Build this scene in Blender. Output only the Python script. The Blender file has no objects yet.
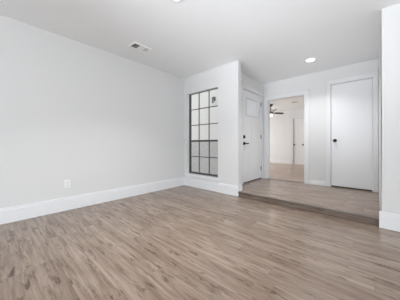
import bpy, bmesh, math, random
from mathutils import Vector, Matrix
random.seed(4)
S = bpy.context.scene
C = S.collection
R = math.radians

# ------------------------------------------------------------------ camera, sky, daylight, added fill, exposure
CAM_H = 0.930
cam = bpy.data.cameras.new('camera')
cam.sensor_width = 36.0
cam.sensor_fit = 'HORIZONTAL'
cam.lens = 191.2 / 400 * 36
cam.shift_y = -5.65 / 400
cam.clip_start = 0.02
camo = bpy.data.objects.new('camera', cam)
camo.location = (0, 0, CAM_H)
camo.rotation_euler = (R(90), 0, R(42.32))
C.objects.link(camo)
S.camera = camo

W = bpy.data.worlds.new('overcast_sky')
S.world = W
W.use_nodes = True
bg = W.node_tree.nodes['Background']
bg.inputs[0].default_value = (0.93, 0.96, 1.0, 1)
bg.inputs[1].default_value = 1.42

def area(name, loc, direction, sx, sy, power, col=(1, 1, 1), spread=180):
    l = bpy.data.lights.new(name, 'AREA')
    l.shape = 'RECTANGLE'
    l.size, l.size_y = sx, sy
    l.energy = power
    l.color = col
    l.spread = R(spread)
    o = bpy.data.objects.new(name, l)
    o.location = loc
    o.rotation_euler = Vector(direction).to_track_quat('-Z', 'Y').to_euler()
    C.objects.link(o)
    return o
# daylight arriving through the windows behind the camera, to its right and in the den, plus two added ceiling fills
area('daylight_rear_window', (-0.4, -4.80, 1.30), (0, 1, 0.02), 4.4, 1.9, 10, (0.94, 0.99, 1.04))
area('rear_ground_fill', (-0.4, -4.70, 0.75), (0, 1, 0.9), 4.4, 0.9, 52, (0.93, 0.99, 1.05))  # added lamp at the rear window, tilted up to brighten the ceiling
area('daylight_right_window', (3.05, -1.5, 1.30), (-1, 0, 0.25), 3.2, 1.7, 122, (0.93, 0.99, 1.05))
area('ceiling_fill', (-0.9, -2.3, 0.45), (0.05, 5.0, 2.12), 1.2, 0.5, 12.5, (0.94, 0.985, 1.05), 46)  # unseen lamp behind the camera, added to lift the ceiling
area('daylight_den_window', (-5.25, 6.8, 1.4), (1, 0, -0.7), 2.6, 1.6, 64, (0.99, 0.98, 0.97))

S.view_settings.view_transform = 'Standard'
S.view_settings.look = 'None'
S.view_settings.gamma = 1.0
S.view_settings.use_curve_mapping = False
S.view_settings.exposure = 0.13

# ------------------------------------------------------------------ room dimensions (metres)
H = 2.44            # ceiling
XL = -3.218         # left wall
YB = 2.997          # window wall
XW = -1.806         # end of the window wall
WT = 0.122          # wall thickness
ST = 0.085          # entry platform height
YE = 4.608          # entry back wall
XE = -2.061         # front door wall
XR = 0.058          # right side of the entry
YS = 2.947          # right wall stub
REAR, RIGHT = -4.5, 2.8
YF = 8.76           # den far wall

# ------------------------------------------------------------------ materials
def mat(name):
    m = bpy.data.materials.new(name)
    m.use_nodes = True
    nt = m.node_tree
    return m, nt, nt.nodes['Principled BSDF']

def plain(name, col, rough=0.5, metal=0.0, bump=0.0, scale=200, var=0.0):
    m, nt, b = mat(name)
    b.inputs['Base Color'].default_value = (*col, 1)
    b.inputs['Roughness'].default_value = rough
    b.inputs['Metallic'].default_value = metal
    if bump or var:
        tc = nt.nodes.new('ShaderNodeTexCoord')
        nz = nt.nodes.new('ShaderNodeTexNoise')
        nz.inputs['Scale'].default_value = scale
        nz.inputs['Detail'].default_value = 3
        nt.links.new(tc.outputs['Object'], nz.inputs['Vector'])
        if bump:
            bp = nt.nodes.new('ShaderNodeBump')
            bp.inputs['Strength'].default_value = bump
            bp.inputs['Distance'].default_value = 0.002
            nt.links.new(nz.outputs['Fac'], bp.inputs['Height'])
            nt.links.new(bp.outputs['Normal'], b.inputs['Normal'])
        if var:
            mx = nt.nodes.new('ShaderNodeMix')
            mx.data_type = 'RGBA'
            mx.inputs['A'].default_value = (*[c * (1 - var) for c in col], 1)
            mx.inputs['B'].default_value = (*[min(1, c * (1 + var)) for c in col], 1)
            nt.links.new(nz.outputs['Fac'], mx.inputs['Factor'])
            nt.links.new(mx.outputs['Result'], b.inputs['Base Color'])
    return m

def emissive(name, col, strength):
    m, nt, b = mat(name)
    b.inputs['Base Color'].default_value = (*col, 1)
    b.inputs['Emission Color'].default_value = (*col, 1)
    b.inputs['Emission Strength'].default_value = strength
    return m

def glass_mat(name, refl=0.06, tint=(0.97, 0.98, 0.98)):
    m, nt, b = mat(name)
    nt.nodes.remove(b)
    out = nt.nodes['Material Output']
    t = nt.nodes.new('ShaderNodeBsdfTransparent')
    t.inputs[0].default_value = (*tint, 1)
    g = nt.nodes.new('ShaderNodeBsdfGlossy')
    g.inputs['Roughness'].default_value = 0.02
    mx = nt.nodes.new('ShaderNodeMixShader')
    mx.inputs[0].default_value = refl
    nt.links.new(t.outputs[0], mx.inputs[1])
    nt.links.new(g.outputs[0], mx.inputs[2])
    nt.links.new(mx.outputs[0], out.inputs[0])
    return m

def frosted_mat():
    m, nt, b = mat('frosted_door_lite')
    out = nt.nodes['Material Output']
    b.inputs['Base Color'].default_value = (0.85, 0.86, 0.87, 1)
    b.inputs['Roughness'].default_value = 0.25
    t = nt.nodes.new('ShaderNodeBsdfTranslucent')
    t.inputs[0].default_value = (0.95, 0.96, 0.97, 1)
    mx = nt.nodes.new('ShaderNodeMixShader')
    mx.inputs[0].default_value = 0.5
    nt.links.new(t.outputs[0], mx.inputs[1])
    nt.links.new(b.outputs[0], mx.inputs[2])
    nt.links.new(mx.outputs[0], out.inputs[0])
    return m

def screen_mat():
    m, nt, b = mat('insect_screen')
    out = nt.nodes['Material Output']
    b.inputs['Base Color'].default_value = (0.16, 0.16, 0.17, 1)
    b.inputs['Roughness'].default_value = 0.7
    t = nt.nodes.new('ShaderNodeBsdfTransparent')
    mx = nt.nodes.new('ShaderNodeMixShader')
    mx.inputs[0].default_value = 0.20
    nt.links.new(t.outputs[0], mx.inputs[1])
    nt.links.new(b.outputs[0], mx.inputs[2])
    nt.links.new(mx.outputs[0], out.inputs[0])
    return m

def plank_mat(name, base=(0.270, 0.200, 0.153), rough=0.22, pw=0.182, pl=1.22):
    m, nt, b = mat(name)
    N, L = nt.nodes, nt.links
    tc = N.new('ShaderNodeTexCoord')
    sep = N.new('ShaderNodeSeparateXYZ')
    L.new(tc.outputs['Object'], sep.inputs[0])
    def math_(op, a, bb=None, c=None):
        n = N.new('ShaderNodeMath')
        n.operation = op
        for i, v in enumerate((a, bb, c)):
            if v is None: continue
            if isinstance(v, (int, float)): n.inputs[i].default_value = v
            else: L.new(v, n.inputs[i])
        return n.outputs[0]
    def comb(x, y, z=0.0):
        n = N.new('ShaderNodeCombineXYZ')
        for i, v in enumerate((x, y, z)):
            if isinstance(v, (int, float)): n.inputs[i].default_value = v
            else: L.new(v, n.inputs[i])
        return n.outputs[0]
    def white(v, dim='3D'):
        n = N.new('ShaderNodeTexWhiteNoise')
        n.noise_dimensions = dim
        L.new(v, n.inputs['Vector'])
        return n.outputs
    def noise(v, detail=4, rough_=0.6, dist=0.0):
        n = N.new('ShaderNodeTexNoise')
        n.inputs['Scale'].default_value = 1
        n.inputs['Detail'].default_value = detail
        n.inputs['Roughness'].default_value = rough_
        n.inputs['Distortion'].default_value = dist
        L.new(v, n.inputs['Vector'])
        return n.outputs['Fac']
    def ramp(v, stops):
        n = N.new('ShaderNodeValToRGB')
        e = n.color_ramp.elements
        while len(e) < len(stops): e.new(0.5)
        for k, (p, c) in enumerate(stops):
            e[k].position = p
            e[k].color = (c, c, c, 1) if isinstance(c, (int, float)) else (*c, 1)
        L.new(v, n.inputs[0])
        return n.outputs[0]
    x, y, z = sep.outputs
    yy = math_('ADD', y, z)                       # risers run vertically: use height as the cross axis
    row = math_('FLOOR', math_('DIVIDE', yy, pw))
    roff = white(comb(row, 3.7, 1.1))['Value']
    xs = math_('ADD', math_('DIVIDE', x, pl), math_('MULTIPLY', roff, 1.0))
    col = math_('FLOOR', xs)
    rnd = white(comb(row, col, 5.3))
    rv, rc = rnd['Value'], rnd['Color']
    sp = N.new('ShaderNodeSeparateColor')
    L.new(rc, sp.inputs[0])
    o1 = math_('MULTIPLY', sp.outputs[0], 37.0)
    o2 = math_('MULTIPLY', sp.outputs[1], 53.0)
    # long grain
    g1 = noise(comb(math_('ADD', math_('MULTIPLY', x, 2.2), o1), math_('ADD', math_('MULTIPLY', yy, 34.0), o2)), 6, 0.7, 0.4)
    # broad cloudy figure
    g2 = noise(comb(math_('ADD', math_('MULTIPLY', x, 1.6), o2), math_('ADD', math_('MULTIPLY', yy, 8.0), o1)), 3, 0.5, 0.9)
    # knots and dark streaks
    g3 = noise(comb(math_('ADD', math_('MULTIPLY', x, 4.4), o2), math_('ADD', math_('MULTIPLY', yy, 21.0), o1), 4.0), 5, 0.7, 0.7)
    grain = ramp(g1, [(0.31, 0.52), (0.5, 0.99), (0.68, 1.28)])
    cloud = ramp(g2, [(0.3, 0.80), (0.7, 1.17)])
    knots = ramp(g3, [(0.30, 0.28), (0.375, 0.56), (0.44, 1.0)])
    tint = ramp(rv, [(0.0, 0.92), (1.0, 1.08)])
    fx = math_('FRACT', xs)
    fy = math_('FRACT', math_('DIVIDE', yy, pw))
    ex = math_('MULTIPLY', math_('MINIMUM', fx, math_('SUBTRACT', 1.0, fx)), pl)
    ey = math_('MULTIPLY', math_('MINIMUM', fy, math_('SUBTRACT', 1.0, fy)), pw)
    seam = ramp(math_('MULTIPLY', math_('MINIMUM', ex, ey), 100.0), [(0.04, 0.80), (0.2, 1.0)])
    val = math_('MULTIPLY', math_('MULTIPLY', math_('MULTIPLY', grain, cloud), math_('MULTIPLY', knots, tint)), seam)
    mx = N.new('ShaderNodeVectorMath')
    mx.operation = 'MULTIPLY'
    L.new(comb(math_('POWER', val, 0.92), math_('POWER', val, 1.06), math_('POWER', val, 1.16)), mx.inputs[0])
    hue = N.new('ShaderNodeMix')
    hue.data_type = 'RGBA'
    hue.inputs['A'].default_value = (base[0] * 1.02, base[1] * 0.985, base[2] * 0.95, 1)
    hue.inputs['B'].default_value = (base[0] * 0.98, base[1] * 1.015, base[2] * 1.05, 1)
    L.new(g2, hue.inputs['Factor'])
    L.new(hue.outputs['Result'], mx.inputs[1])
    L.new(mx.outputs[0], b.inputs['Base Color'])
    b.inputs['Roughness'].default_value = rough
    bp = N.new('ShaderNodeBump')
    bp.inputs['Strength'].default_value = 0.12
    bp.inputs['Distance'].default_value = 0.001
    L.new(math_('MULTIPLY', val, seam), bp.inputs['Height'])
    L.new(bp.outputs['Normal'], b.inputs['Normal'])
    return m

def brick_mat():
    m, nt, b = mat('painted_brick')
    N, L = nt.nodes, nt.links
    tc = N.new('ShaderNodeTexCoord')
    sep = N.new('ShaderNodeSeparateXYZ')
    L.new(tc.outputs['Object'], sep.inputs[0])
    cb = N.new('ShaderNodeCombineXYZ')
    L.new(sep.outputs[0], cb.inputs[0])
    L.new(sep.outputs[2], cb.inputs[1])
    br = N.new('ShaderNodeTexBrick')
    br.inputs['Scale'].default_value = 1
    br.inputs['Brick Width'].default_value = 0.203
    br.inputs['Row Height'].default_value = 0.068
    br.inputs['Mortar Size'].default_value = 0.005
    br.inputs['Color1'].default_value = (0.755, 0.725, 0.69, 1)
    br.inputs['Color2'].default_value = (0.745, 0.715, 0.68, 1)
    br.inputs['Mortar'].default_value = (0.73, 0.70, 0.665, 1)
    L.new(cb.outputs[0], br.inputs['Vector'])
    L.new(br.outputs['Color'], b.inputs['Base Color'])
    b.inputs['Roughness'].default_value = 0.85
    return m

M = {
    'wall': plain('wall_paint', (0.70, 0.70, 0.695), 0.75, bump=0.25, scale=180),
    'ceil': plain('ceiling_paint', (0.915, 0.93, 0.938), 0.85, bump=0.35, scale=140),
    'trim': plain('trim_gloss_white', (0.785, 0.795, 0.805), 0.32, bump=0.03, scale=40),
    'casing': plain('casing_white', (0.74, 0.745, 0.75), 0.4, bump=0.03, scale=40),
    'door': plain('door_enamel_white', (0.785, 0.79, 0.80), 0.38, bump=0.04, scale=60),
    'denwall': plain('den_wall_paint', (0.735, 0.742, 0.745), 0.75, bump=0.2, scale=180),
    'black': plain('matte_black_metal', (0.012, 0.012, 0.013), 0.38, 0.6),
    'bronze': plain('dark_bronze_window_frame', (0.075, 0.072, 0.070), 0.45, 0.2),
    'steel': plain('brushed_steel', (0.42, 0.42, 0.43), 0.35, 0.9),
    'plastic': plain('white_plastic', (0.86, 0.86, 0.85), 0.35),
    'register': plain('register_enamel', (0.95, 0.95, 0.95), 0.4),
    'slot': plain('dark_slot', (0.03, 0.03, 0.03), 0.7),
    'sweep_gap': plain('dark_sweep_or_gap_shade', (0.06, 0.05, 0.045), 0.7),  # front door rubber, and the shade painted under the closet door
    'duct': plain('duct_interior', (0.11, 0.11, 0.11), 0.8),
    'blade': plain('dark_walnut_fan_blade', (0.055, 0.038, 0.028), 0.45, var=0.3, scale=30),
    'fanmetal': plain('oiled_bronze', (0.035, 0.026, 0.02), 0.4, 0.6),
    'floor': plank_mat('oak_plank_floor'),
    'denfloor': plank_mat('tan_plank_floor', (0.42, 0.315, 0.245), 0.35),
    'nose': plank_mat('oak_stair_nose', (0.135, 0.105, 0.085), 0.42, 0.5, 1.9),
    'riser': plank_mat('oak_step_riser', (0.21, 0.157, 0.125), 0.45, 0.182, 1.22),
    'brick': brick_mat(),
    'glass': glass_mat('window_glass'),
    'doorglass': frosted_mat(),
    'screen': screen_mat(),
    'concrete': plain('concrete_paving', (0.48, 0.47, 0.45), 0.85, var=0.12, scale=6),
    'lens': emissive('led_lens', (1.0, 0.985, 0.95), 6.0),
    'globe': emissive('frosted_glass_globe', (1.0, 0.93, 0.82), 1.1),
    'lampglass': plain('smoked_lantern_glass', (0.20, 0.20, 0.21), 0.3),
}

# ------------------------------------------------------------------ mesh helpers
def link(name, bm, m, parent=None, smooth=False):
    me = bpy.data.meshes.new(name)
    bmesh.ops.recalc_face_normals(bm, faces=bm.faces)
    bm.to_mesh(me)
    bm.free()
    me.materials.append(M[m])
    if smooth:
        for p in me.polygons: p.use_smooth = True
        try: me.set_sharp_from_angle(angle=R(35))
        except Exception: pass
    o = bpy.data.objects.new(name, me)
    C.objects.link(o)
    if parent: o.parent = parent
    return o

def tag(o, label=None, cat=None, group=None, kind=None):
    if label: o['label'] = label
    if cat: o['category'] = cat
    if group: o['group'] = group
    if kind: o['kind'] = kind
    return o

def empty(name, loc, rz=0.0):
    o = bpy.data.objects.new(name, None)
    o.location = loc
    o.rotation_euler = (0, 0, rz)
    o.empty_display_size = 0.1
    C.objects.link(o)
    return o

def box(bm, x0, x1, y0, y1, z0, z1, bev=0.0):
    g = bmesh.ops.create_cube(bm, size=1.0)
    vs = g['verts']
    for v in vs:
        v.co = Vector((x0 + (v.co.x + .5) * (x1 - x0), y0 + (v.co.y + .5) * (y1 - y0), z0 + (v.co.z + .5) * (z1 - z0)))
    if bev:
        es = list({e for v in vs for e in v.link_edges})
        bmesh.ops.bevel(bm, geom=es, offset=bev, segments=2, profile=0.5, affect='EDGES')
    return bm

def lathe(bm, prof, origin=(0, 0, 0), axis=(0, 0, 1), n=32):
    """revolve (radius, height) pairs about axis"""
    q = Vector((0, 0, 1)).rotation_difference(Vector(axis))
    o = Vector(origin)
    rings = []
    for r, h in prof:
        if r <= 1e-6:
            rings.append([bm.verts.new(o + q @ Vector((0, 0, h)))])
        else:
            rings.append([bm.verts.new(o + q @ Vector((r * math.cos(2 * math.pi * k / n), r * math.sin(2 * math.pi * k / n), h))) for k in range(n)])
    for a, b in zip(rings, rings[1:]):
        for k in range(n):
            k2 = (k + 1) % n
            if len(a) == 1 and len(b) == 1: continue
            if len(a) == 1: bm.faces.new((a[0], b[k], b[k2]))
            elif len(b) == 1: bm.faces.new((a[k], a[k2], b[0]))
            else: bm.faces.new((a[k], a[k2], b[k2], b[k]))
    return bm

def new(): return bmesh.new()

def wall(name, axis, a0, a1, t0, t1, z0, z1, holes, m, rounded=(), rr=0.016):
    """wall slab along 'x' or 'y' from a0 to a1, thickness t0..t1, with rectangular holes (a0,a1,z0,z1)"""
    bm = new()
    As = sorted({a0, a1, *[h[0] for h in holes], *[h[1] for h in holes]})
    Zs = sorted({z0, z1, *[h[2] for h in holes], *[h[3] for h in holes]})
    def solid(i, j):
        if i < 0 or j < 0 or i >= len(As) - 1 or j >= len(Zs) - 1: return False
        ca, cz = (As[i] + As[i + 1]) / 2, (Zs[j] + Zs[j + 1]) / 2
        return not any(h[0] < ca < h[1] and h[2] < cz < h[3] for h in holes)
    V = {}
    def v(i, j, t):
        k = (i, j, t)
        if k not in V:
            tt = (t0, t1)[t]
            V[k] = bm.verts.new((As[i], tt, Zs[j]) if axis == 'x' else (tt, As[i], Zs[j]))
        return V[k]
    for i in range(len(As) - 1):
        for j in range(len(Zs) - 1):
            if not solid(i, j): continue
            for t in (0, 1): bm.faces.new((v(i, j, t), v(i + 1, j, t), v(i + 1, j + 1, t), v(i, j + 1, t)))
            if not solid(i - 1, j): bm.faces.new((v(i, j, 0), v(i, j, 1), v(i, j + 1, 1), v(i, j + 1, 0)))
            if not solid(i + 1, j): bm.faces.new((v(i + 1, j, 0), v(i + 1, j, 1), v(i + 1, j + 1, 1), v(i + 1, j + 1, 0)))
            if not solid(i, j - 1): bm.faces.new((v(i, j, 0), v(i + 1, j, 0), v(i + 1, j, 1), v(i, j, 1)))
            if not solid(i, j + 1): bm.faces.new((v(i, j + 1, 0), v(i + 1, j + 1, 0), v(i + 1, j + 1, 1), v(i, j + 1, 1)))
    if rounded:
        es = []
        for e in bm.edges:
            p, q = e.verts[0].co, e.verts[1].co
            if abs(p.x - q.x) < 1e-5 and abs(p.y - q.y) < 1e-5:
                if any(abs(p.x - rx) < 1e-4 and abs(p.y - ry) < 1e-4 for rx, ry in rounded): es.append(e)
        bmesh.ops.bevel(bm, geom=es, offset=rr, segments=4, profile=0.5, affect='EDGES')
    return link(name, bm, m, smooth=bool(rounded))

def struct(o, label, cat): return tag(o, label, cat, kind='structure')

# ------------------------------------------------------------------ floors, ceiling
bm = box(new(), XL - WT, RIGHT + WT, REAR - WT, YB + WT, -0.06, 0.0)
struct(link('floor', bm, 'floor'), 'grey-brown oak plank floor of the large empty main room', 'floor')
# platform: plank deck with a riser face and a nosing
plat = empty('floor_entry', ((XW + XR) / 2, YB + 0.4, 0.0))
struct(plat, 'raised oak plank entry floor one low step above the main room', 'floor')
def loc_link(name, bm, m, parent, **k):
    bmesh.ops.translate(bm, verts=bm.verts, vec=-Vector(parent.location))
    return link(name, bm, m, parent, **k)
deck = box(new(), XE - WT, XR + WT, YB + WT, YE + WT + 0.02, -0.06, ST)
box(deck, XW + 0.0, XR, YB + 0.004, YB + WT, 0.0, ST - 0.022)
box(deck, XW + 0.0, XR, YB + 0.010, YB + WT, ST - 0.022, ST)
loc_link('plank_deck', deck, 'floor', plat)
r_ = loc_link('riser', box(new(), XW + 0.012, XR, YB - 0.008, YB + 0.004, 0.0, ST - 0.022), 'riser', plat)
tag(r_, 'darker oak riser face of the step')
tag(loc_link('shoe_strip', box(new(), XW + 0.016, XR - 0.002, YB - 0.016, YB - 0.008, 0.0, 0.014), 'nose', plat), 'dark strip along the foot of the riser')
nb = new()
prof = [(YB - 0.024, ST - 0.022), (YB - 0.028, ST - 0.014), (YB - 0.026, ST - 0.003), (YB - 0.020, ST + 0.003), (YB + 0.006, ST + 0.003), (YB + 0.010, ST), (YB + 0.010, ST - 0.022)]
va = [nb.verts.new((XW + 0.016, y, z)) for y, z in prof]
vb = [nb.verts.new((XR - 0.002, y, z)) for y, z in prof]
nb.faces.new(va); nb.faces.new(list(reversed(vb)))
for k in range(len(prof)):
    k2 = (k + 1) % len(prof)
    nb.faces.new((va[k], va[k2], vb[k2], vb[k]))
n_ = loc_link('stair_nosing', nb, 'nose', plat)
tag(n_, 'dark oak nosing strip along the step edge')

bm = box(new(), -5.6, -0.7, YE + WT + 0.02, YF + 0.6, -0.06, ST)
struct(link('floor_den', bm, 'denfloor'), 'lighter tan plank floor of the den through the open doorway', 'floor')
bm = box(new(), -1.95, -1.12, YE - 0.01, YE + 0.035, ST, ST + 0.006, 0.002)
struct(link('trim_threshold', bm, 'nose'), 'thin wooden transition strip across the open doorway floor', 'trim')

bm = new()
box(bm, XL - WT, RIGHT + WT, REAR - WT, YB + WT, H, H + 0.1)
box(bm, XE - WT, XR + WT, YB + WT, YE + WT, H, H + 0.1)
struct(link('ceiling', bm, 'ceil'), 'flat white ceiling over the main room and entry', 'ceiling')
bm = box(new(), -5.6, -0.7, YE + WT, YF + 0.7, H, H + 0.1)
struct(link('ceiling_den', bm, 'ceil'), 'white ceiling of the den beyond the doorway', 'ceiling')

# ------------------------------------------------------------------ walls
WX0, WX1, WZ0, WZ1 = -3.126, -2.253, 0.262, 2.066      # porch window opening
struct(wall('wall_left', 'y', REAR - WT, YB, XL - WT, XL, 0, H, [], 'wall'), 'long plain pale grey wall on the left with the outlet', 'wall')
struct(wall('wall_back', 'x', XL - WT, XW, YB, YB + WT, 0, H, [(WX0, WX1, WZ0, WZ1)], 'wall', rounded=[(XW, YB), (XW, YB + WT)]),
       'short pale wall around the black grid window', 'wall')
struct(wall('wall_right_stub', 'x', XR, RIGHT + WT, YS, YS + WT, 0, H, [], 'wall', rounded=[(XR, YS)], rr=0.006),
       'pale wall at the right edge beside the step', 'wall')
struct(wall('wall_right', 'y', REAR, YS, RIGHT, RIGHT + WT, 0, H, [(-3.2, 0.2, 0.4, 2.2)], 'wall'), 'right wall of the main room, outside the photo', 'wall')
struct(wall('wall_rear', 'x', XL, RIGHT, REAR - WT, REAR, 0, H, [(-2.75, 1.95, 0.2, 2.3)], 'wall'), 'rear wall of the main room, outside the photo', 'wall')
FD0, FD1, FDZ = 3.600, 4.520, ST + 2.035                # front door
struct(wall('wall_entry_left', 'y', YB + WT, YE, XE - WT, XE, ST, H, [(FD0, FD1, ST - 0.01 + 0.01, FDZ)], 'wall'), 'narrow pale wall around the white front door', 'wall')
OP0, OP1, OPZ = -1.945, -1.115, 2.022                   # cased opening
CD0, CD1, CDZ = -0.645, -0.012, ST + 2.045              # closet door
struct(wall('wall_entry_back', 'x', XE - WT, XR + WT, YE, YE + WT, ST, H, [(OP0, OP1, ST, OPZ), (CD0, CD1, ST, CDZ)], 'wall'),
       'pale entry wall holding the open doorway and closet door', 'wall')
struct(wall('wall_entry_right', 'y', YS + WT, YE, XR, XR + WT, 0, H, [], 'wall'), 'sliver of pale wall right of the closet door', 'wall')
# closet behind the door, den
for cn, cx in (('wall_closet_left', CD0 - 0.32), ('wall_closet_right', CD1 + 0.30)):
    struct(wall(cn, 'y', YE + WT, YE + 0.8, cx, cx + 0.05, 0, H, [], 'wall'), cn.split('_')[2] + ' side of the closet behind its shut door', 'wall')
struct(link('ceiling_closet', box(new(), CD0 - 0.32, CD1 + 0.35, YE + WT, YE + 0.8, H - 0.02, H - 0.001), 'ceil'), 'closet ceiling behind its shut door', 'ceiling')
struct(wall('wall_closet', 'x', CD0 - 0.3, CD1 + 0.3, YE + 0.75, YE + 0.8, 0, H, [], 'wall'), 'back of the closet behind its shut door', 'wall')
struct(wall('wall_den_far', 'x', -5.6, -0.7, YF, YF + WT, ST, H, [(-2.575, -2.14, ST, 2.03)], 'denwall'), 'bright plain far wall of the den', 'wall')
struct(wall('wall_den_right', 'y', YE + WT, YF, -0.95, -0.83, ST, H, [], 'denwall'), 'right wall of the den, hidden beside the doorway', 'wall')
struct(wall('wall_den_left', 'y', YE + WT, YF, -5.25, -5.13, ST, H, [(5.5, 8.1, 0.6, 2.2)], 'denwall'), 'left wall of the den, hidden beside the doorway', 'wall')
struct(wall('wall_porch', 'x', -5.6, XE - WT, YE - 0.06, YE + WT, -0.1, 2.9, [], 'brick'), 'cream painted brick porch wall seen through the window panes', 'wall')
bm = box(new(), -9, XE - WT, YB + WT, YE - 0.06, -0.15, -0.05)
box(bm, -9, XL - WT, -3, YB + WT, -0.15, -0.05)
struct(link('floor_porch', bm, 'concrete'), 'grey concrete porch floor outside the window', 'floor')

# ------------------------------------------------------------------ baseboards
BB = 0.180
def board(bm, axis, a0, a1, face, sgn, z0, h=BB, t=0.016):
    """baseboard with a stepped, eased top; stands out from 'face' along sgn"""
    pr = [(0, z0), (t, z0), (t, z0 + h - 0.030), (t * 0.82, z0 + h - 0.027), (t * 0.82, z0 + h - 0.003), (t * 0.65, z0 + h), (0, z0 + h)]
    rows = []
    for a in (a0, a1):
        rows.append([bm.verts.new((a, face + sgn * d, z) if axis == 'x' else (face + sgn * d, a, z)) for d, z in pr])
    for k in range(len(pr)):
        k2 = (k + 1) % len(pr)
        bm.faces.new((rows[0][k], rows[0][k2], rows[1][k2], rows[1][k]))
    bm.faces.new(rows[0]); bm.faces.new(list(reversed(rows[1])))
    return bm
struct(link('baseboard_left', board(new(), 'y', REAR, YB, XL, 1, 0), 'trim'), 'tall white baseboard along the long left wall', 'baseboard')
bm = board(new(), 'x', XL + 0.016, XW + 0.016, YB, -1, 0)
board(bm, 'y', YB, YB + 0.012, XW, 1, 0)
board(bm, 'y', YB + 0.046, YB + WT, XW, 1, ST, BB - ST)
struct(link('baseboard_back', bm, 'trim'), 'tall white baseboard below the black grid window', 'baseboard')
bm = board(new(), 'x', XR - 0.016, RIGHT, YS, -1, 0)
board(bm, 'y', YS, YS + 0.02, XR, -1, 0)
struct(link('baseboard_right', bm, 'trim'), 'tall white baseboard at the right edge past the step', 'baseboard')
bm = board(new(), 'x', OP1 + 0.088, CD0 - 0.088, YE, -1, ST, 0.085, 0.013)
struct(link('baseboard_entry', bm, 'trim'), 'low white baseboard between open doorway and closet', 'baseboard')
bm = board(new(), 'x', -5.13, -2.66, YF, -1, ST, 0.15)
struct(link('baseboard_den', bm, 'trim'), 'white baseboard along the far den wall', 'baseboard')

# ------------------------------------------------------------------ trims (casings)
def casing(axis, a0, a1, face, sgn, z0, ztop, w=0.085, t=0.018, wr=None):
    bm = new()
    wr = w if wr is None else wr
    def bx(p0, p1, q0, q1, d0, d1):
        lo, hi = sorted((face + sgn * d0, face + sgn * d1))
        if axis == 'x': box(bm, p0, p1, lo, hi, q0, q1, 0.003)
        else: box(bm, lo, hi, p0, p1, q0, q1, 0.003)
    bx(a0 - w, a0, z0, ztop, 0, t)
    bx(a1, a1 + wr, z0, ztop, 0, t)
    bx(a0 - w, a1 + wr, ztop, ztop + w, 0, t)
    # raised outer bead
    bx(a0 - w, a0 - w + 0.018, z0, ztop + w, t - 0.004, t + 0.006)
    bx(a1 + wr - 0.018, a1 + wr, z0, ztop + w, t - 0.004, t + 0.006)
    bx(a0 - w, a1 + wr, ztop + w - 0.018, ztop + w, t - 0.004, t + 0.006)
    return bm
def jamb(bm, axis, a0, a1, t0, t1, z0, ztop, k=0.012):
    def bx(p0, p1, q0, q1):
        if axis == 'x': box(bm, p0, p1, t0, t1, q0, q1)
        else: box(bm, t0, t1, p0, p1, q0, q1)
    bx(a0, a0 + k, z0, ztop); bx(a1 - k, a1, z0, ztop); bx(a0 + k, a1 - k, ztop - k, ztop)
    return bm
bm = jamb(casing('x', OP0, OP1, YE, -1, ST, OPZ), 'x', OP0, OP1, YE, YE + WT, ST, OPZ)
struct(link('trim_1', bm, 'casing'), 'white casing and jamb lining the open doorway to the den', 'trim')
bm = jamb(casing('x', CD0, CD1, YE, -1, ST, CDZ, 0.085, wr=0.066), 'x', CD0, CD1, YE, YE + WT, ST, CDZ, 0.008)
struct(link('trim_2', bm, 'casing'), 'white casing framing the flat closet door', 'trim')
bm = jamb(casing('y', FD0, FD1, XE, 1, ST, FDZ, 0.085), 'y', FD0, FD1, XE - WT, XE, ST, FDZ, 0.008)
struct(link('trim_3', bm, 'casing'), 'white casing framing the panelled front door', 'trim')

# ------------------------------------------------------------------ porch window
FY = YB + 0.068
w1 = empty('window_1', ((WX0 + WX1) / 2, FY, WZ0))
struct(w1, 'tall window with black three-by-five grid and white sill', 'window')
fb = new()
fw = 0.022
gx0, gx1, gz0, gz1 = WX0, WX1, WZ0 + 0.018, WZ1 - 0.002
box(fb, gx0, gx0 + 0.030, FY, FY + 0.045, gz0, gz1)
box(fb, gx1 - 0.030, gx1, FY, FY + 0.045, gz0, gz1)
box(fb, gx0, gx1, FY, FY + 0.045, gz1 - 0.008, gz1)
box(fb, gx0, gx1, FY, FY + 0.045, gz0, gz0 + 0.034)
loc_link('window_frame', fb, 'bronze', w1)
mz = 1.005
loc_link('meeting_rail', box(new(), gx0 + 0.03, gx1 - 0.03, FY - 0.004, FY + 0.04, mz - 0.019, mz + 0.019, 0.002), 'bronze', w1)
mb = new()
zt, zb = gz1 - 0.014, gz0 + 0.034
for k in (1, 2):
    cx = gx0 + 0.012 + (gx1 - gx0 - 0.024) * k / 3
    box(mb, cx - 0.0085, cx + 0.0085, FY + 0.008, FY + 0.022, mz + 0.019, zt)
    box(mb, cx - 0.0085, cx + 0.0085, FY + 0.012, FY + 0.026, zb, mz - 0.019)
for z in (mz + (zt + 0.006 - mz) / 3, mz + (zt + 0.006 - mz) * 2 / 3):
    box(mb, gx0 + 0.03, gx1 - 0.03, FY + 0.009, FY + 0.021, z - 0.0085, z + 0.0085)
z = (mz + zb) / 2
box(mb, gx0 + 0.03, gx1 - 0.03, FY + 0.013, FY + 0.025, z - 0.0085, z + 0.0085)
loc_link('muntin_grid', mb, 'bronze', w1)
loc_link('glass_pane', box(new(), gx0 + 0.03, gx1 - 0.03, FY + 0.024, FY + 0.028, zb, zt), 'glass', w1)
sc_ = loc_link('insect_screen', box(new(), gx0 + 0.03, gx1 - 0.03, FY + 0.036, FY + 0.0375, zb, mz - 0.01), 'screen', w1)
tag(sc_, 'grey mesh screen over the lower half')
loc_link('window_sill', box(new(), WX0 - 0.055, WX1 + 0.055, YB - 0.032, YB, WZ0 - 0.034, WZ0 + 0.016, 0.004), 'trim', w1)
loc_link('sill_board', box(new(), WX0 + 0.001, WX1 - 0.001, YB, FY + 0.04, WZ0 + 0.001, WZ0 + 0.016), 'trim', w1)
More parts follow.
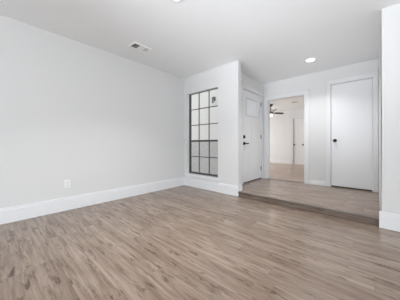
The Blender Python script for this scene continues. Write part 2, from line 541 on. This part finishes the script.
loc_link('apron', box(new(), WX0 - 0.03, WX1 + 0.03, YB - 0.014, YB, WZ0 - 0.075, WZ0 - 0.034, 0.003), 'trim', w1)
rv = new()
box(rv, WX0, WX0 + 0.004, YB + 0.001, FY, WZ0 + 0.016, WZ1)
box(rv, WX1 - 0.004, WX1, YB + 0.001, FY, WZ0 + 0.016, WZ1)
box(rv, WX0 + 0.004, WX1 - 0.004, YB + 0.001, FY, WZ1 - 0.004, WZ1)
loc_link('reveal_lining', rv, 'trim', w1)

# ------------------------------------------------------------------ doors
def lathe_obj(name, prof, origin, axis, m, parent, n=28):
    bm = lathe(new(), prof, Vector(origin) - Vector(parent.location), axis, n)
    return link(name, bm, m, parent, smooth=True)

def panel_slab(axis, a0, a1, z0, z1, t0, t1, panels, front, hole=None, depth=0.006):
    """door slab with recessed panels on the face at coordinate 'front' and an optional through hole"""
    bm = new()
    holes = list(panels) + ([hole] if hole else [])
    As = sorted({a0, a1, *[h[0] for h in holes], *[h[1] for h in holes]})
    Zs = sorted({z0, z1, *[h[2] for h in holes], *[h[3] for h in holes]})
    s = 1 if front > (t0 + t1) / 2 else -1
    for i in range(len(As) - 1):
        for j in range(len(Zs) - 1):
            ca, cz = (As[i] + As[i + 1]) / 2, (Zs[j] + Zs[j + 1]) / 2
            if hole and hole[0] < ca < hole[1] and hole[2] < cz < hole[3]: continue
            lo, hi = t0, t1
            if any(h[0] < ca < h[1] and h[2] < cz < h[3] for h in panels):
                if s > 0: hi -= depth
                else: lo += depth
            if axis == 'y': box(bm, lo, hi, As[i], As[i + 1], Zs[j], Zs[j + 1])
            else: box(bm, As[i], As[i + 1], lo, hi, Zs[j], Zs[j + 1])
    bmesh.ops.remove_doubles(bm, verts=bm.verts, dist=1e-5)
    return bm

# front door (faces +x, hinged on the far side)
DX1 = XE - 0.012
d1 = empty('door_1', (DX1 - 0.022, (FD0 + FD1) / 2, ST))
struct(d1, 'white panelled front door with small upper lite and black lever', 'door')
y0, y1 = FD0 + 0.010, FD1 - 0.010
zb, zt = ST + 0.022, FDZ - 0.010
LT = (y0 + 0.19, y1 - 0.19, 1.585, 1.955)
ym = (y0 + y1) / 2
pans = [(y0 + 0.13, ym - 0.045, 0.33, 1.42), (ym + 0.045, y1 - 0.13, 0.33, 1.42)]
loc_link('door_leaf', panel_slab('y', y0, y1, zb, zt, DX1 - 0.044, DX1, pans, DX1, LT), 'door', d1)
lf = new()
for a in ((LT[0] - 0.028, LT[0] + 0.006, LT[2] - 0.028, LT[3] + 0.028), (LT[1] - 0.006, LT[1] + 0.028, LT[2] - 0.028, LT[3] + 0.028),
          (LT[0] + 0.006, LT[1] - 0.006, LT[2] - 0.028, LT[2] + 0.006), (LT[0] + 0.006, LT[1] - 0.006, LT[3] - 0.006, LT[3] + 0.028)):
    box(lf, DX1 - 0.03, DX1 + 0.012, a[0], a[1], a[2], a[3], 0.003)
loc_link('lite_frame', lf, 'door', d1)
loc_link('lite_glass', box(new(), DX1 - 0.026, DX1 - 0.020, LT[0] + 0.002, LT[1] - 0.002, LT[2] + 0.002, LT[3] - 0.002), 'doorglass', d1)
loc_link('sweep_or_gap_shade', box(new(), DX1 - 0.05, DX1 + 0.006, y0, y1, ST + 0.008, ST + 0.024), 'sweep_gap', d1)
th = box(new(), XE - 0.11, XE + 0.045, FD0 + 0.008, FD1 - 0.008, ST, ST + 0.007, 0.002)
loc_link('threshold', th, 'riser', d1)
ly = y0 + 0.070
db = lathe_obj('deadbolt', [(0, 0.026), (0.018, 0.026), (0.035, 0.018), (0.037, 0.004), (0.037, 0)], (DX1, ly, 1.092), (1, 0, 0), 'black', d1)
tag(db, 'round black deadbolt rosette')
lv = lathe(new(), [(0, 0.014), (0.034, 0.014), (0.037, 0.006), (0.037, 0)], Vector((DX1, ly, 0.950)) - Vector(d1.location), (1, 0, 0), 28)
lathe(lv, [(0.011, 0.010), (0.011, 0.055), (0.013, 0.062), (0, 0.064)], Vector((DX1, ly, 0.950)) - Vector(d1.location), (1, 0, 0), 16)
p0 = Vector((DX1 + 0.052, ly - 0.012, 0.950)) - Vector(d1.location)
box(lv, p0.x - 0.007, p0.x + 0.007, p0.y, p0.y + 0.135, p0.z - 0.013, p0.z + 0.013, 0.004)
lv_ = link('lever_handle', lv, 'black', d1, smooth=True)
tag(lv_, 'black lever handle')
lathe_obj('lock_cylinder', [(0, 0.006), (0.009, 0.006), (0.011, 0.002), (0.011, 0)], (DX1, ly, 0.822), (1, 0, 0), 'steel', d1, 16)
for hz in (1.915, 1.112, 0.345):
    hb = new()
    lathe(hb, [(0, 0.056), (0.005, 0.056), (0.0085, 0.050), (0.0085, -0.050), (0.005, -0.056), (0, -0.056)], (DX1 + 0.016, y1 + 0.006, hz), (0, 0, 1), 12)
    box(hb, DX1 - 0.001, DX1 + 0.014, y1 - 0.022, y1 + 0.004, hz - 0.05, hz + 0.05)
    loc_link('hinge', hb, 'steel', d1, smooth=True)

# closet door: flat slab, faces -y, hinged on the right
DY0 = YE + 0.006
d2 = empty('door_2', ((CD0 + CD1) / 2, DY0 + 0.018, ST))
struct(d2, 'flat white closet door with round black knob', 'door')
loc_link('door_leaf', box(new(), CD0 + 0.011, CD1 - 0.011, DY0, DY0 + 0.036, ST + 0.024, CDZ - 0.013, 0.002), 'door', d2)
tag(loc_link('sweep_or_gap_shade', box(new(), CD0 + 0.011, CD1 - 0.011, DY0 + 0.004, DY0 + 0.032, ST + 0.002, ST + 0.024), 'sweep_gap', d2), 'dark strip standing in for the shade under the door')  # dark strip in place of the shade in the gap
kx = CD0 + 0.070
kb = lathe(new(), [(0, 0.066), (0.012, 0.066), (0.024, 0.060), (0.029, 0.048), (0.026, 0.036), (0.014, 0.028), (0.012, 0.010), (0.031, 0.008), (0.033, 0.004), (0.033, 0)],
           Vector((kx, DY0, 1.005)) - Vector(d2.location), (0, -1, 0), 28)
tag(link('knob', kb, 'black', d2, smooth=True), 'round black knob')
loc_link('strike_plate', box(new(), CD0 + 0.0085, CD0 + 0.0108, DY0 - 0.004, DY0 + 0.02, 0.977, 1.033), 'steel', d2)
for hz in (1.862, 1.10, 0.352):
    hb = new()
    lathe(hb, [(0, 0.048), (0.004, 0.048), (0.0075, 0.043), (0.0075, -0.043), (0.004, -0.048), (0, -0.048)], (CD1 - 0.006, DY0 - 0.010, hz), (0, 0, 1), 12)
    box(hb, CD1 - 0.03, CD1 - 0.008, DY0 - 0.006, DY0 + 0.001, hz - 0.043, hz + 0.043)
    loc_link('hinge', hb, 'door', d2, smooth=True)

# den: pair of narrow doors in the far wall
def den_door(n, x0, x1, knob_x, label):
    d = empty(n, ((x0 + x1) / 2, YF + 0.04, ST))
    struct(d, label, 'door')
    zz0, zz1 = ST + 0.012, 2.015
    loc_link('door_leaf', panel_slab('x', x0 + 0.001, x1 - 0.001, zz0, zz1, YF + 0.03, YF + 0.065,
             [(x0 + 0.04, x1 - 0.04, 0.30, 0.95), (x0 + 0.04, x1 - 0.04, 1.08, 1.86)], YF + 0.03), 'door', d)
    k = lathe(new(), [(0, 0.062), (0.015, 0.06), (0.026, 0.050), (0.026, 0.04), (0.012, 0.028), (0.011, 0.008), (0.03, 0.006), (0.03, 0)],
              Vector((knob_x, YF + 0.03, 0.915)) - Vector(d.location), (0, -1, 0), 20)
    tag(link('knob', k, 'black', d, smooth=True), 'small black knob')
den_door('door_3', -2.567, -2.402, -2.53, 'narrow white den door on the left of the pair, seen through the doorway')
den_door('door_4', -2.400, -2.148, -2.19, 'narrow white den door on the right of the pair, beside the doorway casing')
bm = jamb(casing('x', -2.575, -2.14, YF, -1, ST, 2.03, 0.075), 'x', -2.575, -2.14, YF, YF + WT, ST, 2.03, 0.008)
struct(link('trim_4', bm, 'casing'), 'white casing around the pair of narrow den doors', 'trim')

# windows out of view that let the daylight in
def frame_window(n, axis, a0, a1, z0, z1, t0, t1, bars, label):
    bm = new()
    def bx(p0, p1, q0, q1):
        if axis == 'x': box(bm, p0, p1, t0, t1, q0, q1)
        else: box(bm, t0, t1, p0, p1, q0, q1)
    bx(a0, a0 + .05, z0, z1); bx(a1 - .05, a1, z0, z1); bx(a0 + .05, a1 - .05, z0, z0 + .05); bx(a0 + .05, a1 - .05, z1 - .05, z1)
    for k in range(1, bars):
        c = a0 + (a1 - a0) * k / bars
        bx(c - .03, c + .03, z0 + .05, z1 - .05)
    struct(link(n, bm, 'trim'), label, 'window')
frame_window('window_2', 'x', -2.75, 1.95, 0.2, 2.3, REAR - 0.09, REAR - 0.04, 3, 'wide rear window frame behind the viewer, outside the photo')
frame_window('window_3', 'y', -3.2, 0.2, 0.4, 2.2, RIGHT + 0.04, RIGHT + 0.09, 2, 'right wall window frame, outside the photo')

# ------------------------------------------------------------------ ceiling lights
def downlight(x, y, label, power):
    t = empty('recessed_light', (x, y, H))
    tag(t, label, 'ceiling light', 'recessed ceiling lights')
    tr = lathe(new(), [(0.066, -0.002), (0.070, -0.006), (0.088, -0.006), (0.094, -0.003), (0.095, 0.0), (0.066, 0.0)], n=40)
    link('trim_ring', tr, 'plastic', t, smooth=True)
    ln = lathe(new(), [(0, -0.0045), (0.05, -0.0045), (0.066, -0.003), (0.066, -0.0005), (0, -0.0005)], n=40)
    tag(link('lens', ln, 'lens', t, smooth=True), 'glowing white lens')
    l = bpy.data.lights.new('lamp_light', 'AREA')
    l.shape = 'DISK'; l.size = 0.13; l.energy = power; l.color = (0.97, 0.98, 0.99); l.spread = R(118)
    lo = bpy.data.objects.new('lamp_light', l)
    lo.location = (0, 0, -0.012)
    lo.parent = t
    C.objects.link(lo)
downlight(-0.842, 3.862, 'round glowing recessed light in the ceiling above the entry', 9.2)
downlight(-1.478, 1.268, 'round recessed light cut by the top edge, above the main room floor', 16)

# ------------------------------------------------------------------ ceiling register (main room)
def register(x0, x1, y0, y1, label, banks):
    t = empty('ceiling_vent', ((x0 + x1) / 2, (y0 + y1) / 2, H))
    tag(t, label, 'vent')
    hx, hy = (x1 - x0) / 2, (y1 - y0) / 2
    fr = new()
    b_ = 0.022
    box(fr, -hx, hx, -hy, -hy + b_, -0.012, 0, 0.002); box(fr, -hx, hx, hy - b_, hy, -0.012, 0, 0.002)
    box(fr, -hx, -hx + b_, -hy + b_, hy - b_, -0.012, 0, 0.002); box(fr, hx - b_, hx, -hy + b_, hy - b_, -0.012, 0, 0.002)
    link('frame', fr, 'register', t)
    link('duct_opening', box(new(), -hx + b_, hx - b_, -hy + b_, hy - b_, -0.0015, -0.0005), 'duct', t)
    L_ = 2 * (hy - b_)
    for a, e, ang, n in banks:
        if n == 0:
            link('center_plate', box(new(), -hx + b_, hx - b_, -hy + b_ + a * L_, -hy + b_ + e * L_, -0.010, -0.004), 'register', t)
            continue
        for k in range(n):
            yc = -hy + b_ + (a + (e - a) * (k + 0.5) / n) * L_
            sb = new()
            box(sb, -hx + b_, hx - b_, -0.007, 0.007, -0.0006, 0.0006)
            bmesh.ops.rotate(sb, verts=sb.verts, matrix=Matrix.Rotation(R(ang), 3, 'X'))
            bmesh.ops.translate(sb, verts=sb.verts, vec=(0, yc, -0.0068))
            link('louver', sb, 'register', t)
register(-2.785, -2.605, 1.425, 1.735, 'white ceiling air vent with one dark louvered end, near left wall',
         [(0.0, 0.36, 50, 5), (0.36, 0.68, 0, 0), (0.68, 1.0, 0, 4)])

# ------------------------------------------------------------------ wall outlet on the left wall
o = empty('wall_outlet', (XL, 0.738, 0.370))
tag(o, 'white double power outlet low on the left wall', 'outlet')
link('cover_plate', box(new(), 0, 0.006, -0.036, 0.036, -0.058, 0.058, 0.002), 'plastic', o)
for dz in (0.021, -0.021):
    rb = new()
    lathe(rb, [(0, 0.0085), (0.0155, 0.0085), (0.017, 0.007), (0.017, 0.0055)], (0, 0, dz), (1, 0, 0), 24)
    rr = link('receptacle', rb, 'plastic', o, smooth=True)
    sl = new()
    box(sl, 0.0083, 0.0092, -0.0085, -0.0050, dz - 0.004, dz + 0.008)
    box(sl, 0.0083, 0.0092, 0.0050, 0.0085, dz - 0.004, dz + 0.007)
    lathe(sl, [(0, 0.0092), (0.003, 0.0092), (0.003, 0.0083)], (0, 0, dz - 0.0085), (1, 0, 0), 12)
    tag(link('socket_slots', sl, 'slot', rr), 'dark socket slots')

# ------------------------------------------------------------------ den: ceiling fan, detector, vent
FX, FYY = -2.897, 7.161
f = empty('ceiling_fan', (FX, FYY, H))
tag(f, 'dark bronze ceiling fan with lit globe in the den', 'ceiling fan')
link('canopy', lathe(new(), [(0, 0), (0.075, 0), (0.078, -0.012), (0.070, -0.045), (0.035, -0.075), (0.016, -0.08), (0, -0.08)], n=28), 'fanmetal', f, True)
link('downrod', lathe(new(), [(0.014, -0.07), (0.014, -0.23)], n=14), 'fanmetal', f, True)
link('motor_housing', lathe(new(), [(0, -0.215), (0.03, -0.215), (0.045, -0.240), (0.095, -0.255), (0.105, -0.280), (0.105, -0.315), (0.085, -0.340), (0.06, -0.355), (0, -0.355)], n=28), 'fanmetal', f, True)
tag(link('globe', lathe(new(), [(0.05, -0.352), (0.07, -0.372), (0.078, -0.40), (0.07, -0.43), (0.042, -0.452), (0, -0.460)], n=28), 'globe', f, True), 'glowing warm glass globe')
for k in range(3):
    a = R(61) + k * 2 * math.pi / 3
    ib = new()
    box(ib, 0.09, 0.20, -0.018, 0.018, -0.328, -0.318, 0.002)
    bmesh.ops.rotate(ib, verts=ib.verts, matrix=Matrix.Rotation(a, 3, 'Z'))
    link('blade_iron', ib, 'fanmetal', f)
    bb = new()
    out = [(0.17, -0.05), (0.25, -0.058), (0.50, -0.068), (0.58, -0.055), (0.60, 0.0), (0.58, 0.055), (0.50, 0.068), (0.25, 0.058), (0.17, 0.05)]
    up = [bb.verts.new((x, y, -0.308)) for x, y in out]
    dn = [bb.verts.new((x, y, -0.320)) for x, y in out]
    bb.faces.new(up); bb.faces.new(list(reversed(dn)))
    for q in range(len(out)):
        q2 = (q + 1) % len(out)
        bb.faces.new((up[q], dn[q], dn[q2], up[q2]))
    bmesh.ops.rotate(bb, verts=bb.verts, cent=(0, 0, -0.314), matrix=Matrix.Rotation(R(-16), 3, 'X'))
    bmesh.ops.rotate(bb, verts=bb.verts, matrix=Matrix.Rotation(a, 3, 'Z'))
    link('blade', bb, 'blade', f)
pl = bpy.data.lights.new('fan_lamp_light', 'POINT')
pl.energy = 2.5; pl.color = (1.0, 0.86, 0.70); pl.shadow_soft_size = 0.1
po = bpy.data.objects.new('fan_lamp_light', pl)
po.location = (0, 0, -0.60); po.parent = f
C.objects.link(po)

sd = empty('smoke_detector', (-3.13, 8.25, H))
tag(sd, 'small round smoke detector on the den ceiling past the fan', 'smoke detector')
link('base_plate', lathe(new(), [(0, 0), (0.07, 0), (0.07, -0.012), (0, -0.012)], n=28), 'plastic', sd, True)
tag(link('sensor_dome', lathe(new(), [(0.062, -0.012), (0.058, -0.03), (0.04, -0.042), (0, -0.044)], n=28), 'steel', sd, True), 'greyish sensor dome')
register(-2.19, -1.99, 7.17, 7.47, 'grey slotted air vent in the den ceiling, seen through the doorway', [(0.0, 1.0, 50, 11)])

# ------------------------------------------------------------------ porch lantern seen through the top right pane
lt = empty('wall_lantern', (-3.54, YE - 0.06, 2.265))
tag(lt, 'dark outdoor wall lantern on the porch, behind the top right pane', 'lantern')
link('back_plate', box(new(), -0.03, 0.03, -0.012, 0, -0.03, 0.09, 0.004), 'bronze', lt)
link('arm', box(new(), -0.010, 0.010, -0.10, -0.012, 0.065, 0.082, 0.003), 'bronze', lt)
link('lantern_cap', lathe(new(), [(0, 0.07), (0.015, 0.06), (0.052, 0.036), (0.052, 0.03), (0, 0.03)], (0, -0.10, 0), n=4), 'bronze', lt)
tag(link('lantern_glass', lathe(new(), [(0.042, 0.03), (0.034, -0.085), (0, -0.085)], (0, -0.10, 0), n=4), 'lampglass', lt), 'smoked grey glass')
link('lantern_base', lathe(new(), [(0, -0.085), (0.037, -0.085), (0.037, -0.095), (0.01, -0.11), (0, -0.112)], (0, -0.10, 0), n=4), 'bronze', lt)
